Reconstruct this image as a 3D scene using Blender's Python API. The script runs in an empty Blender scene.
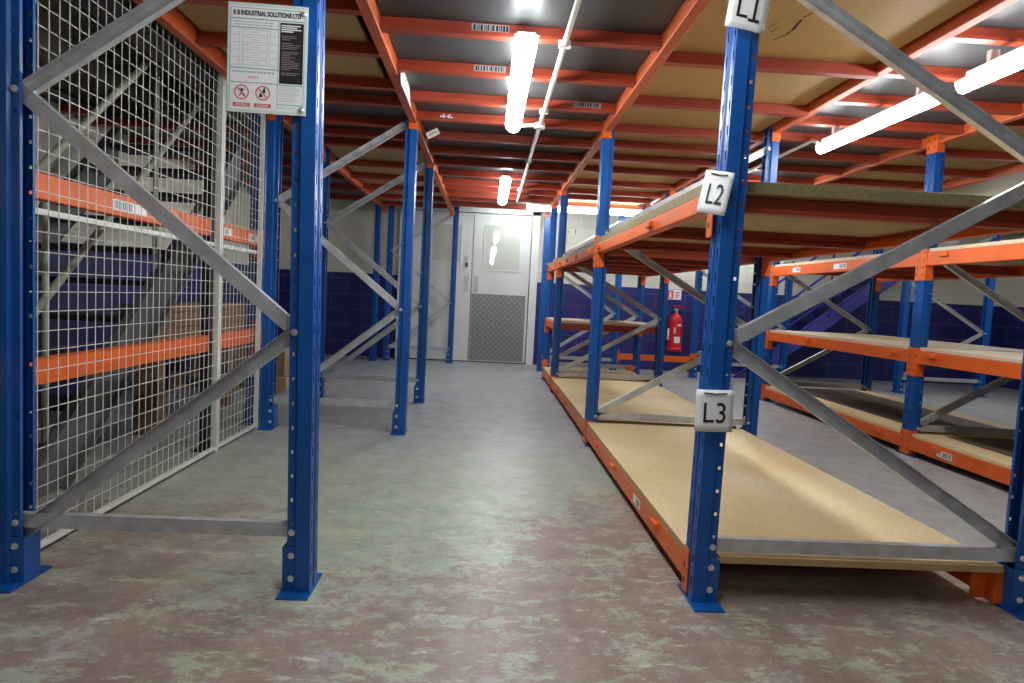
import bpy, bmesh, math, random
from mathutils import Vector, Matrix
random.seed(7)
C = bpy.context.scene.collection
PI = math.pi
SC = bpy.context.scene

# ------------------------------------------------------------------ materials
def new_mat(name):
    m = bpy.data.materials.new(name); m.use_nodes = True
    nt = m.node_tree; b = nt.nodes['Principled BSDF']
    return m, nt, b
def N(nt, t, **kw):
    n = nt.nodes.new(t)
    for k, v in kw.items():
        if k in n.inputs.keys() if hasattr(n.inputs, 'keys') else False: n.inputs[k].default_value = v
        else: setattr(n, k, v)
    return n
def ramp(nt, fac, stops):
    r = nt.nodes.new('ShaderNodeValToRGB'); e = r.color_ramp.elements
    while len(e) < len(stops): e.new(.5)
    for el, (p, c) in zip(e, stops): el.position = p; el.color = (*c, 1)
    nt.links.new(fac, r.inputs[0]); return r.outputs[0]
def noise(nt, scale, detail=4, rough=.6, coord='Object', stretch=(1, 1, 1), dist=0):
    tc = nt.nodes.new('ShaderNodeTexCoord'); mp = nt.nodes.new('ShaderNodeMapping')
    mp.inputs['Scale'].default_value = stretch
    nt.links.new(tc.outputs[coord], mp.inputs[0])
    n = nt.nodes.new('ShaderNodeTexNoise')
    n.inputs['Scale'].default_value = scale; n.inputs['Detail'].default_value = detail
    n.inputs['Roughness'].default_value = rough; n.inputs['Distortion'].default_value = dist
    nt.links.new(mp.outputs[0], n.inputs['Vector']); return n.outputs['Fac']
def mix(nt, fac, a, b):
    m = nt.nodes.new('ShaderNodeMix'); m.data_type = 'RGBA'
    for k, v in ((0, fac), (6, a), (7, b)):
        if isinstance(v, (int, float)): m.inputs[k].default_value = v
        elif isinstance(v, tuple): m.inputs[k].default_value = (*v, 1)
        else: nt.links.new(v, m.inputs[k])
    return m.outputs[2]
def math_n(nt, op, a, b=0.0, clamp=False):
    m = nt.nodes.new('ShaderNodeMath'); m.operation = op; m.use_clamp = clamp
    for k, v in ((0, a), (1, b)):
        if isinstance(v, (int, float)): m.inputs[k].default_value = v
        else: nt.links.new(v, m.inputs[k])
    return m.outputs[0]
def bump(nt, b, h, strength=.2, dist=.01):
    n = nt.nodes.new('ShaderNodeBump'); n.inputs['Strength'].default_value = strength
    n.inputs['Distance'].default_value = dist
    nt.links.new(h, n.inputs['Height']); nt.links.new(n.outputs[0], b.inputs['Normal'])
def painted(name, col, rough=.4, metal=0.0, var=.25, scale=6.0, chips=None, spec=.5):
    m, nt, b = new_mat(name)
    lo = tuple(c*(1-var) for c in col); hi = tuple(min(1, c*(1+var)) for c in col)
    c = ramp(nt, noise(nt, scale, 5), [(.3, lo), (.7, hi)])
    if chips:
        f = ramp(nt, noise(nt, 34, 3, .7), [(.70, (0, 0, 0)), (.73, (1, 1, 1))])
        c = mix(nt, f, c, chips)
    nt.links.new(c, b.inputs['Base Color'])
    b.inputs['Roughness'].default_value = rough; b.inputs['Metallic'].default_value = metal
    b.inputs['Specular IOR Level'].default_value = spec
    return m
M = {}
M['blue'] = painted('blue_powder_coat', (.006, .085, .34), .32, 0, .22, 5, (.05, .14, .34))
M['orange'] = painted('orange_powder_coat', (.74, .122, .009), .42, 0, .12, 4, (.55, .22, .08))
M['main'] = painted('shaded_orange_beam_paint', (.52, .098, .027), .45, 0, .15, 3)  # orange dulled: the overhead shade is put into the beam colour
M['joist'] = painted('shaded_joist_orange', (.35, .048, .018), .45, 0, .2, 3)  # redder joist orange, darkened further to carry the shade on its faces
M['galv'] = painted('galvanised_steel', (.56, .57, .59), .38, .45, .22, 14)
M['zinc'] = painted('zinc_bolt', (.72, .72, .70), .3, .7, .1, 20)
M['white_steel'] = painted('white_coated_wire', (.74, .75, .70), .45, 0, .08, 6)
M['black'] = painted('black_plastic', (.012, .012, .013), .5)
M['paper'] = painted('white_paper', (.88, .88, .88), .65, 0, .03, 4)
M['ink'] = painted('black_ink', (.012, .012, .012), .6)
M['red'] = painted('red_enamel', (.62, .012, .02), .28, 0, .12, 5)
M['sign_red'] = painted('sign_red', (.72, .10, .14), .5, 0, .05)
M['sign_pink'] = painted('faint_red_print', (.80, .45, .45), .6, 0, .05)
M['sign_green'] = painted('sign_green_line', (.16, .38, .29), .5, 0, .05)
M['sign_mint'] = painted('sign_pale_mint', (.66, .80, .74), .45, 0, .03)
M['sign_grey'] = painted('faint_grey_print', (.42, .43, .43), .6, 0, .05)
M['door'] = painted('white_door_paint', (.75, .755, .73), .4, 0, .04, 2)
M['frame_white'] = painted('white_frame_paint', (.80, .80, .78), .45, 0, .04, 2)
M['steel'] = painted('brushed_steel', (.55, .55, .55), .35, .8, .1, 10)
M['stair_blue'] = painted('purple_blue_stair_paint', (.075, .07, .42), .45, 0, .2, 3)
M['stair_dark'] = painted('navy_tread_paint', (.010, .012, .06), .5, 0, .2, 3)
M['stair_grey'] = painted('grey_stair_steel', (.12, .123, .125), .5, .2, .2, 5)
M['stair_black'] = painted('black_tread_steel', (.014, .014, .015), .6, 0, .2, 5)
M['rail_green'] = painted('pale_grey_green_rail', (.36, .38, .30), .5, 0, .15, 4)
M['conduit'] = painted('white_conduit_plastic', (.74, .72, .66), .45, 0, .05)
M['fitting'] = painted('white_light_body', (.80, .80, .80), .4, 0, .03)
M['brown'] = painted('brown_board', (.10, .075, .055), .7, 0, .25, 5)

def chipboard(name, base, dark, light):
    m, nt, b = new_mat(name)
    big = noise(nt, 1.3, 3, .5)
    fl = noise(nt, 90, 3, .8, stretch=(1, 1, 1))
    c0 = ramp(nt, big, [(.3, base), (.7, light)])
    f = ramp(nt, fl, [(.38, (1, 1, 1)), (.52, (0, 0, 0))])
    f2 = math_n(nt, 'MULTIPLY', f, .45)
    c1 = mix(nt, f2, c0, dark)
    nt.links.new(c1, b.inputs['Base Color']); b.inputs['Roughness'].default_value = .62
    bump(nt, b, fl, .12, .002)
    return m
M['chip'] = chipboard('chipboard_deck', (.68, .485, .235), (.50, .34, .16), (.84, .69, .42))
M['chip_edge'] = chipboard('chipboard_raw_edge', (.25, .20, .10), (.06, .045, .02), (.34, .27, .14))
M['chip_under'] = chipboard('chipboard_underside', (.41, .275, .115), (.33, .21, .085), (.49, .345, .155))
M['chip_pale'] = chipboard('pale_board', (.60, .50, .34), (.45, .36, .22), (.70, .60, .43))
M['bundle'] = chipboard('weathered_brown_wood', (.19, .105, .052), (.07, .04, .02), (.28, .165, .09))
M['pallet'] = chipboard('pine_pallet_wood', (.45, .28, .13), (.3, .17, .08), (.55, .37, .19))
M['card'] = chipboard('cardboard', (.30, .19, .10), (.26, .16, .08), (.36, .24, .13))

def dark_deck():
    m, nt, b = new_mat('black_faced_deck_underside')
    n1 = noise(nt, 1.6, 4, .6); n2 = noise(nt, 60, 2, .7)
    c = ramp(nt, n1, [(.3, (.035, .039, .041)), (.75, (.075, .078, .08))])
    nt.links.new(c, b.inputs['Base Color']); b.inputs['Roughness'].default_value = .45
    bump(nt, b, n2, .25, .003)
    return m
M['dark_deck'] = dark_deck()

def floor_mat():
    m, nt, b = new_mat('worn_painted_concrete')
    tc = nt.nodes.new('ShaderNodeTexCoord'); sp = nt.nodes.new('ShaderNodeSeparateXYZ')
    nt.links.new(tc.outputs['Object'], sp.inputs[0])
    X, Y = sp.outputs['X'], sp.outputs['Y']
    green = ramp(nt, noise(nt, 4.5, 10, .84, dist=.1), [(.3, (.22, .25, .185)), (.5, (.34, .37, .28)), (.7, (.50, .53, .42))])
    brown = ramp(nt, noise(nt, 9, 10, .84), [(.3, (.20, .138, .112)), (.7, (.39, .295, .25))])
    grey = ramp(nt, noise(nt, 5.5, 10, .80, dist=.1), [(.3, (.23, .24, .25)), (.7, (.48, .485, .495))])
    lilac = (.46, .455, .52)
    # zones: brown wear near the entrance end, green paint further, grey beyond
    wob = noise(nt, 1.3, 5, .65, dist=.5)
    wob2 = noise(nt, 6.0, 10, .84, dist=.2)
    w = math_n(nt, 'ADD', math_n(nt, 'MULTIPLY', math_n(nt, 'SUBTRACT', wob, .5), 2.4),
               math_n(nt, 'MULTIPLY', math_n(nt, 'SUBTRACT', wob2, .5), 3.6))
    xs = math_n(nt, 'MULTIPLY', math_n(nt, 'MAXIMUM', X, -.35), -1.05)
    t = math_n(nt, 'ADD', math_n(nt, 'ADD', Y, w), xs)
    fb = nt.nodes.new('ShaderNodeMapRange'); fb.inputs[1].default_value = 2.28; fb.inputs[2].default_value = 2.46
    nt.links.new(t, fb.inputs[0])
    # a second brown patch by the mesh fence
    px = nt.nodes.new('ShaderNodeMapRange'); px.inputs[1].default_value = -.72; px.inputs[2].default_value = -.95
    nt.links.new(math_n(nt, 'ADD', X, math_n(nt, 'MULTIPLY', w, .28)), px.inputs[0])
    py = nt.nodes.new('ShaderNodeMapRange'); py.inputs[1].default_value = 2.95; py.inputs[2].default_value = 2.7
    nt.links.new(math_n(nt, 'ADD', Y, math_n(nt, 'MULTIPLY', w, .35)), py.inputs[0])
    patch = math_n(nt, 'MULTIPLY', px.outputs[0], py.outputs[0])
    gb = mix(nt, fb.outputs[0], brown, green)
    gb = mix(nt, math_n(nt, 'MULTIPLY', patch, .85), gb, brown)
    fg = nt.nodes.new('ShaderNodeMapRange'); fg.inputs[1].default_value = 3.0; fg.inputs[2].default_value = 4.6
    nt.links.new(math_n(nt, 'ADD', Y, math_n(nt, 'MULTIPLY', w, .7)), fg.inputs[0])
    c = mix(nt, fg.outputs[0], gb, grey)
    # right aisle is plain grey
    fr = nt.nodes.new('ShaderNodeMapRange'); fr.inputs[1].default_value = 1.75; fr.inputs[2].default_value = 1.95
    nt.links.new(X, fr.inputs[0])
    c = mix(nt, fr.outputs[0], c, grey)
    # lilac patches, mint paint remains and chalky scrapes
    fl = ramp(nt, noise(nt, 4.2, 9, .82, stretch=(1, 1.2, 1), dist=.15), [(.55, (0, 0, 0)), (.60, (1, 1, 1))])
    c = mix(nt, math_n(nt, 'MULTIPLY', fl, .5), c, lilac)
    fm = ramp(nt, noise(nt, 6.5, 10, .86, stretch=(.8, 1.3, 1), dist=.2), [(.52, (0, 0, 0)), (.56, (1, 1, 1))])
    near = nt.nodes.new('ShaderNodeMapRange'); near.inputs[1].default_value = 4.2; near.inputs[2].default_value = 2.6
    nt.links.new(Y, near.inputs[0])
    c = mix(nt, math_n(nt, 'MULTIPLY', math_n(nt, 'MULTIPLY', fm, near.outputs[0]), .75), c, (.43, .49, .37))
    fs = ramp(nt, noise(nt, 11, 10, .86, stretch=(.5, 1.7, 1), dist=.25), [(.585, (0, 0, 0)), (.62, (1, 1, 1))])
    c = mix(nt, math_n(nt, 'MULTIPLY', math_n(nt, 'MULTIPLY', fs, near.outputs[0]), .8), c, (.74, .71, .62))
    fk = ramp(nt, noise(nt, 38, 5, .8, stretch=(.6, 1.5, 1)), [(.30, (1, 1, 1)), (.36, (0, 0, 0))])
    c = mix(nt, math_n(nt, 'MULTIPLY', fk, .35), c, (.10, .09, .08))
    nt.links.new(c, b.inputs['Base Color'])
    r = ramp(nt, noise(nt, 5, 6, .7), [(.3, (.28, .28, .28)), (.7, (.50, .50, .50))])
    nt.links.new(r, b.inputs['Roughness'])
    bump(nt, b, noise(nt, 26, 6, .7), .22, .004)
    return m
M['floor'] = floor_mat()

def wall_mat(name, axis):
    m, nt, b = new_mat(name)
    tc = nt.nodes.new('ShaderNodeTexCoord'); sp = nt.nodes.new('ShaderNodeSeparateXYZ')
    nt.links.new(tc.outputs['Object'], sp.inputs[0])
    cb = nt.nodes.new('ShaderNodeCombineXYZ')
    nt.links.new(sp.outputs[axis], cb.inputs[0]); nt.links.new(sp.outputs['Z'], cb.inputs[1])
    br = nt.nodes.new('ShaderNodeTexBrick'); nt.links.new(cb.outputs[0], br.inputs[0])
    br.inputs['Scale'].default_value = 1; br.inputs['Brick Width'].default_value = .44
    br.inputs['Row Height'].default_value = .22; br.inputs['Mortar Size'].default_value = .006
    br.inputs['Mortar Smooth'].default_value = .4
    f = br.outputs['Fac']
    blue = mix(nt, noise(nt, 4, 4), (.012, .012, .105), (.028, .026, .19))
    blue = mix(nt, f, blue, (.075, .07, .24))
    cream = mix(nt, noise(nt, 3, 4), (.66, .64, .53), (.76, .74, .63))
    cream = mix(nt, f, cream, (.60, .58, .48))
    gt = math_n(nt, 'GREATER_THAN', sp.outputs['Z'], 1.18)
    nt.links.new(mix(nt, gt, blue, cream), b.inputs['Base Color'])
    b.inputs['Roughness'].default_value = .5
    bump(nt, b, math_n(nt, 'SUBTRACT', 1.0, f), .35, .006)
    return m
M['wall_x'] = wall_mat('painted_blockwork_end', 'X')
M['wall_y'] = wall_mat('painted_blockwork_side', 'Y')
M['cream'] = painted('cream_plaster', (.70, .68, .58), .55, 0, .06, 2)
M['soffit'] = painted('dark_unlit_roof', (.05, .05, .05), .6, 0, .05, 2)  # roof coloured dark to stand in for the unlit upper floor

def tread_plate():
    m, nt, b = new_mat('checker_plate')
    tc = nt.nodes.new('ShaderNodeTexCoord'); mp = nt.nodes.new('ShaderNodeMapping')
    mp.inputs['Rotation'].default_value = (0, PI/4, 0)
    nt.links.new(tc.outputs['Object'], mp.inputs[0])
    ck = nt.nodes.new('ShaderNodeTexVoronoi'); ck.inputs['Scale'].default_value = 18; ck.inputs['Randomness'].default_value = 0
    nt.links.new(mp.outputs[0], ck.inputs['Vector'])
    c = ramp(nt, ck.outputs['Distance'], [(.18, (.62, .62, .62)), (.42, (.27, .27, .275))])
    nt.links.new(c, b.inputs['Base Color'])
    b.inputs['Metallic'].default_value = .5; b.inputs['Roughness'].default_value = .4
    bump(nt, b, math_n(nt, 'SUBTRACT', 1.0, ck.outputs['Distance']), .5, .004)
    return m
M['checker'] = tread_plate()
def glass():
    m, nt, b = new_mat('reflective_glazing')
    b.inputs['Base Color'].default_value = (.66, .68, .60, 1); b.inputs['Roughness'].default_value = .03
    b.inputs['Metallic'].default_value = 0; b.inputs['Specular IOR Level'].default_value = .9
    b.inputs['Coat Weight'].default_value = 1; b.inputs['Coat Roughness'].default_value = .02
    return m
M['glass'] = glass()
def lamp(name, s):
    m, nt, b = new_mat(name)
    b.inputs['Base Color'].default_value = (1, 1, 1, 1)
    b.inputs['Emission Color'].default_value = (.93, .985, 1.0, 1)
    b.inputs['Emission Strength'].default_value = s
    return m
M['tube'] = lamp('lit_diffuser', 19.0)

# ------------------------------------------------------------------ mesh builder
class MB:
    def __init__(s): s.v = []; s.f = []
    def add(s, vs, fs):
        o = len(s.v); s.v += [tuple(v) for v in vs]; s.f += [tuple(i+o for i in f) for f in fs]; return s
    def box(s, x0, x1, y0, y1, z0, z1):
        vs = [(x, y, z) for z in (z0, z1) for y in (y0, y1) for x in (x0, x1)]
        return s.add(vs, [(0, 2, 3, 1), (4, 5, 7, 6), (0, 1, 5, 4), (2, 6, 7, 3), (0, 4, 6, 2), (1, 3, 7, 5)])
    def prism(s, poly, axis, a, b):
        # poly: 2D points; axis 'x': (y,z); 'y': (x,z); 'z': (x,y)
        n = len(poly)
        def P(p, t): return {'x': (t, p[0], p[1]), 'y': (p[0], t, p[1]), 'z': (p[0], p[1], t)}[axis]
        vs = [P(p, a) for p in poly] + [P(p, b) for p in poly]
        fs = [tuple(range(n)), tuple(reversed(range(n, 2*n)))]
        fs += [(i, i+n, (i+1) % n+n, (i+1) % n) for i in range(n)]
        return s.add(vs, fs)
    def sweep(s, prof, A, B, u, v):
        # closed profile (a,b) in axes u,v swept from A to B
        A, B, u, v = Vector(A), Vector(B), Vector(u), Vector(v); n = len(prof)
        vs = [A+u*p[0]+v*p[1] for p in prof]+[B+u*p[0]+v*p[1] for p in prof]
        fs = [tuple(range(n)), tuple(reversed(range(n, 2*n)))]
        fs += [(i, i+n, (i+1) % n+n, (i+1) % n) for i in range(n)]
        return s.add(vs, fs)
    def tube(s, pts, r, seg=8):
        pts = [Vector(p) for p in pts]; rings = []
        for i, p in enumerate(pts):
            d = (pts[min(i+1, len(pts)-1)]-pts[max(i-1, 0)]).normalized()
            h = Vector((0, 0, 1)) if abs(d.z) < .9 else Vector((1, 0, 0))
            u = d.cross(h).normalized(); v = d.cross(u)
            rr = r[i] if isinstance(r, (list, tuple)) else r
            rings.append([p+u*rr*math.cos(2*PI*k/seg)+v*rr*math.sin(2*PI*k/seg) for k in range(seg)])
        vs = [q for ring in rings for q in ring]; fs = []
        for i in range(len(pts)-1):
            for k in range(seg):
                fs.append((i*seg+k, i*seg+(k+1) % seg, (i+1)*seg+(k+1) % seg, (i+1)*seg+k))
        fs.append(tuple(range(seg))); fs.append(tuple(reversed(range((len(pts)-1)*seg, len(pts)*seg))))
        return s.add(vs, fs)
    def lathe(s, prof, seg=24, c=(0, 0, 0)):
        vs = []; fs = []; n = len(prof)
        for r, z in prof:
            for k in range(seg): vs.append((c[0]+r*math.cos(2*PI*k/seg), c[1]+r*math.sin(2*PI*k/seg), c[2]+z))
        for i in range(n-1):
            for k in range(seg): fs.append((i*seg+k, i*seg+(k+1) % seg, (i+1)*seg+(k+1) % seg, (i+1)*seg+k))
        fs.append(tuple(reversed(range(seg)))); fs.append(tuple(range((n-1)*seg, n*seg)))
        return s.add(vs, fs)
    def mesh(s, name, mat, smooth=False, fix=True):
        me = bpy.data.meshes.new(name); me.from_pydata(s.v, [], s.f)
        if fix:
            bm = bmesh.new(); bm.from_mesh(me); bmesh.ops.recalc_face_normals(bm, faces=bm.faces); bm.to_mesh(me); bm.free()
        if smooth:
            for p in me.polygons: p.use_smooth = True
        for m_ in (mat if isinstance(mat, list) else [mat]): me.materials.append(m_)
        me.update(); return me
    def build(s, name, mat, parent=None, loc=None, smooth=False):
        return link(name, s.mesh(name, mat, smooth), parent, loc)
def link(name, me, parent=None, loc=None, rz=0):
    o = bpy.data.objects.new(name, me); C.objects.link(o)
    if parent: o.parent = parent
    if loc is not None: o.location = loc
    o.rotation_euler.z = rz
    return o
def bevel(o, w=.003, seg=2):
    m = o.modifiers.new('bevel', 'BEVEL'); m.width = w; m.segments = seg; m.limit_method = 'ANGLE'; return o
def thing(name, label, cat, loc=(0, 0, 0), group=None):
    o = bpy.data.objects.new(name, None); C.objects.link(o); o.location = loc
    o.empty_display_size = .1
    return tag(o, label, cat, group)
def tag(o, label, cat, group=None):
    o['label'] = label; o['category'] = cat
    if group: o['group'] = group
    return o
def struct(o): o['kind'] = 'structure'; return o
def text_mesh(txt, size, mat, depth=.0004, sx=1.0, off=0.0):
    cu = bpy.data.curves.new('lettering', 'FONT'); cu.body = txt; cu.size = size; cu.extrude = depth
    cu.offset = off; cu.align_x = 'CENTER'; cu.align_y = 'CENTER'
    o = bpy.data.objects.new('lettering', cu); C.objects.link(o)
    dg = bpy.context.evaluated_depsgraph_get()
    me = bpy.data.meshes.new_from_object(o.evaluated_get(dg)); bpy.data.objects.remove(o)
    for v in me.vertices: v.co.x *= sx
    me.materials.clear(); me.materials.append(mat); me.name = 'lettering'
    return me

# ------------------------------------------------------------------ setting
LW, RW, BW, NW, TOP = -3.0, 7.6, 9.35, -3.2, 4.2
struct(MB().box(LW-.1, RW+.1, NW-.1, BW+.1, -.1, 0).build('floor', M['floor']))
struct(MB().box(LW-.1, RW+.1, BW, BW+.1, 0, TOP).build('wall_front', M['wall_x']))
struct(MB().box(LW-.1, RW+.1, NW-.1, NW, 0, TOP).build('wall_back', M['wall_x']))
struct(MB().box(LW-.1, LW, NW, BW, 0, TOP).build('wall_left', M['wall_y']))
struct(MB().box(RW, RW+.1, NW, BW, 0, TOP).build('wall_right', M['wall_y']))
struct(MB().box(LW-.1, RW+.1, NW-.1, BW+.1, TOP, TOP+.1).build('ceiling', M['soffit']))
end = MB().box(LW+.01, RW-.01, 8.66, BW-.005, 2.24, 2.27); end.box(LW+.01, RW-.01, 8.66, 8.68, 2.14, 2.24)  # boards added to block lamp light from leaking into the upper floor
struct(end.build('ceiling', painted('grey_light_baffle', (.16, .16, .155), .6, 0, .05, 2)))
# painted characters on the end wall
wf = bpy.data.objects['wall_front']
for ch, x in (('Z', 1.03), ('-', 1.115), ('I', 1.22)):
    o = link('lettering', text_mesh(ch, .10, M['ink'], .0005), wf, (x, BW-.003, 1.925))
    o.rotation_euler = (PI/2, 0, 0)

# double doors in the end wall
def door_leaf(n, x0, x1, win, plates, kick):
    y = BW-.05
    d = struct(bevel(MB().box(x0, x1, y, y+.05, .012, 2.10).build('door_%d' % n, M['door']), .004))
    wx0, wx1, wz0, wz1 = win
    g = MB().box(wx0, wx1, y-.006, y, wz0, wz1).build('window', M['glass'], d)
    f = MB()
    for a in ((wx0-.02, wx1+.02, wz1, wz1+.018), (wx0-.02, wx1+.02, wz0-.018, wz0), (wx0-.018, wx0, wz0, wz1), (wx1, wx1+.018, wz0, wz1)):
        f.box(a[0], a[1], y-.012, y, a[2], a[3])
    f.build('window_bead', M['frame_white'], d)
    for (px0, px1, pz0, pz1) in plates:
        MB().box(px0, px1, y-.004, y, pz0, pz1).build('push_plate', M['steel'], d)
    if kick:
        MB().box(*kick[:2], y-.006, y, *kick[2:]).build('kick_plate', M['checker'], d)
    return d
dl = door_leaf(1, -1.15, -.235, (-.80, -.40, 1.40, 1.93), [(-.335, -.27, .99, 1.22)], None)
h = MB().box(-.325, -.285, BW-.066, BW-.05, 1.33, 1.50).build('lock_plate', M['steel'], dl)
h = MB().box(-.322, -.29, BW-.088, BW-.066, 1.345, 1.40).build('handle', M['black'], dl)
MB().box(-.70, -.41, BW-.060, BW-.05, .20, .212).build('rail_line', M['frame_white'], dl)
dr = door_leaf(2, -.225, .585, (-.06, .435, 1.325, 1.945), [(-.195, -.13, .99, 1.22)], (-.215, .55, .03, .975))
fr = MB()
fr.box(.595, .70, BW-.09, BW, 0, 2.16); fr.box(-1.26, -1.16, BW-.09, BW, 0, 2.16); fr.box(-1.26, .70, BW-.09, BW, 2.11, 2.20)
struct(fr.build('trim_1', M['frame_white']))
MBh = MB().box(-1.4, .9, BW-.14, BW, 2.215, 2.30)
struct(MBh.build('trim_2', painted('lilac_grey_trunking', (.50, .49, .52), .5, 0, .05)))

# ------------------------------------------------------------------ racking components
HP = 2.19
def make_upright():
    half = [(-.022, .072), (-.033, .072), (-.033, .047), (-.045, .042), (-.045, 0), (-.012, 0), (-.009, .007)]
    pts = half + [(-y, x) for (y, x) in reversed(half)]
    mb = MB()
    def strip(p, q, z0, z1):
        mb.add([(p[1], p[0], z0), (q[1], q[0], z0), (q[1], q[0], z1), (p[1], p[0], z1)], [(0, 1, 2, 3)])
    def lerp(p, q, t): return (p[0]+(q[0]-p[0])*t, p[1]+(q[1]-p[1])*t)
    def slotted(p, q, t0, t1, first, pitch, hgt):
        a, b = lerp(p, q, t0), lerp(p, q, t1)
        strip(p, a, 0, HP); strip(b, q, 0, HP)
        z = 0; c = first
        while c+hgt < HP:
            strip(a, b, z, c); z = c+hgt; c += pitch
        strip(a, b, z, HP)
    n = len(pts)
    for i in range(n-1):
        p, q = pts[i], pts[i+1]
        if i in (4, n-6): slotted(p, q, .33, .67, .055, .075, .030) if i == 4 else slotted(p, q, .33, .67, .055, .075, .030)
        elif i in (1, n-3): slotted(p, q, .30, .66, .062, .075, .011)
        else: strip(p, q, 0, HP)
    me = mb.mesh('upright_sheet', M['blue'], fix=False)
    bm = bmesh.new(); bm.from_mesh(me); bmesh.ops.remove_doubles(bm, verts=bm.verts, dist=1e-5)
    bmesh.ops.recalc_face_normals(bm, faces=bm.faces)
    bm.to_mesh(me); bm.free()
    o = bpy.data.objects.new('tmp', me); C.objects.link(o)
    md = o.modifiers.new('s', 'SOLIDIFY'); md.thickness = .0022; md.offset = 0
    dg = bpy.context.evaluated_depsgraph_get()
    out = bpy.data.meshes.new_from_object(o.evaluated_get(dg)); bpy.data.objects.remove(o)
    out.name = 'upright'; return out
ME_UP = make_upright()
ME_PLATE = MB().box(-.006, .090, -.10, .088, 0, .006).mesh('base_plate', M['blue'])
_b = MB(); _b.box(.046, .086, -.037, -.034, .006, .145); _b.box(.046, .086, .034, .037, .006, .145); _b.box(.083, .086, -.034, .034, .006, .145)
ME_FOOT = _b.mesh('foot_bracket', M['blue'])
_b = MB()
_b.prism([(.008*math.cos(PI/3*k), .008*math.sin(PI/3*k)) for k in range(6)], 'y', -.0075, 0)
_b.prism([(.0105*math.cos(PI/6*k), .0105*math.sin(PI/6*k)) for k in range(12)], 'y', -.0015, .001)
ME_BOLT = _b.mesh('bolt', M['zinc'])

CH = [(-.022, 0), (.022, 0), (.022, .026), (.0195, .026), (.0195, .0025), (-.0195, .0025), (-.0195, .026), (-.022, .026)]
def brace(parent, a, b, open_front, name='brace', ext=.02):
    A, B = Vector((a[0], 0, a[1])), Vector((b[0], 0, b[1])); d = (B-A).normalized()
    A = A-d*ext; B = B+d*ext
    n = Vector((-d.z, 0, d.x))
    if open_front: prof = [(p, -q) for p, q in CH]; off = Vector((0, .013, 0))
    else: prof = CH; off = Vector((0, -.013, 0))
    return MB().sweep(prof, A+off, B+off, n, Vector((0, 1, 0))).build(name, M['galv'], parent)

def frame(label, xl, xr, yc, nodes, hz=(.19,), first_open=False, group='blue upright frames of the racking', bolts=True, lean=None):
    t = thing('rack_upright', label, 'rack frame', (xl, yc, 0), group)
    W = xr-xl
    link('upright', ME_UP, t); link('upright', ME_UP, t, (W, 0, 0), PI)
    for x, r in ((0, 0), (W, PI)):
        link('base_plate', ME_PLATE, t, (x, 0, 0), r); link('foot_bracket', ME_FOOT, t, (x, 0, 0), r)
    X = (.059, W-.059)
    for i in range(len(nodes)-1):
        (s0, z0), (s1, z1) = nodes[i], nodes[i+1]
        brace(t, (X[s0], z0), (X[s1], z1), (i % 2 == 1) != first_open)
    for z in hz: brace(t, (X[0], z), (X[1], z), False)
    if bolts:
        zs = {0: [.045, .118]+list(hz), 1: [.045, .118]+list(hz)}
        for s, z in nodes:
            if z > .25: zs[s].append(z)
        for s in (0, 1):
            for z in zs[s]: link('bolt', ME_BOLT, t, (X[s], -.037 if z < .14 else -.0345, z))
    if lean:      # this frame has been knocked slightly out of plumb
        for ch in t.children:
            ch.data = ch.data.copy(); sg = -1 if abs(ch.rotation_euler.z) > 1 else 1
            for v in ch.data.vertices: q = min(1, max(0, (sg*v.co.x+ch.location.x)/W)); v.co.x += sg*(lean[0]*(1-q)+lean[1]*q)*(v.co.z+ch.location.z)
    return t

def beam(label, x, face, y1, y2, z0, z1, cz0, cz1, group, step=True, stickers=(), lugs=(), mat=None, t=.048, ends=(1, 1), name='shelf_beam', reach=0):
    """box beam along Y, aisle face in the plane x, facing face*X; y1,y2 are upright centres"""
    mat = mat or M['orange']
    o = thing(name, label, 'beam', (x, (y1+y2)/2, z0), group)
    L = (y2-y1)/2-.0475; h = z1-z0; s = -face
    if step: pr = [(0, 0), (s*t, 0), (s*t, h-.024), (s*t*.5, h-.024), (s*t*.5, h), (0, h)]
    else: pr = [(0, 0), (s*t, 0), (s*t, h), (0, h)]
    bevel(MB().prism(pr, 'y', -L, L).build('beam_rail', mat, o), .003)
    for e, sg in zip(ends, (-1, 1)):
        if not e: continue
        yy = sg*(L+.0475)
        c = MB(); a, b = cz0-z0, cz1-z0
        ya, yb = sorted((yy-sg*.001, yy-sg*.0475))
        c.box(min(0, face*(.005+reach)), max(0, face*(.005+reach)), ya, yb, a, b)                # plate on the slotted face
        yc_, yd = sorted((yy-sg*.0465, yy-sg*.0515))
        c.box(min(face*.005, -face*.052), max(face*.005, -face*.052), yc_, yd, a, b)   # return flange
        ep = bevel(c.build('end_connector', M['orange'] if mat is not M['joist'] else mat, o), .0015, 1)
        hk = MB()
        k = a+.03
        while k < b-.02:
            hk.box(min(face*.005, face*.0065), max(face*.005, face*.0065), yy-sg*.034, yy-sg*.026, k, k+.016); k += .05
        hk.build('hook_slot', M['stair_black'], ep)
    for (sy, sl) in stickers:
        st = MB().box(min(0, face*.001), max(0, face*.001), sy, sy+sl, h*.25, h*.75).build('barcode_sticker', M['paper'], o)
        bc = MB(); q = sy+.01
        while q < sy+sl*.55:
            w = random.choice((.003, .006)); bc.box(min(face*.001, face*.0014), max(face*.001, face*.0014), q, q+w, h*.32, h*.68); q += w+random.choice((.004, .007))
        bc.build('barcode', M['ink'], st)
    for ly in lugs:
        lg = MB().box(min(-face*.002, face*.016), max(-face*.002, face*.016), ly, ly+.075, h-.038, h-.012)
        bevel(lg.build('safety_lug', mat, o), .003)
    return o

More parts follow.
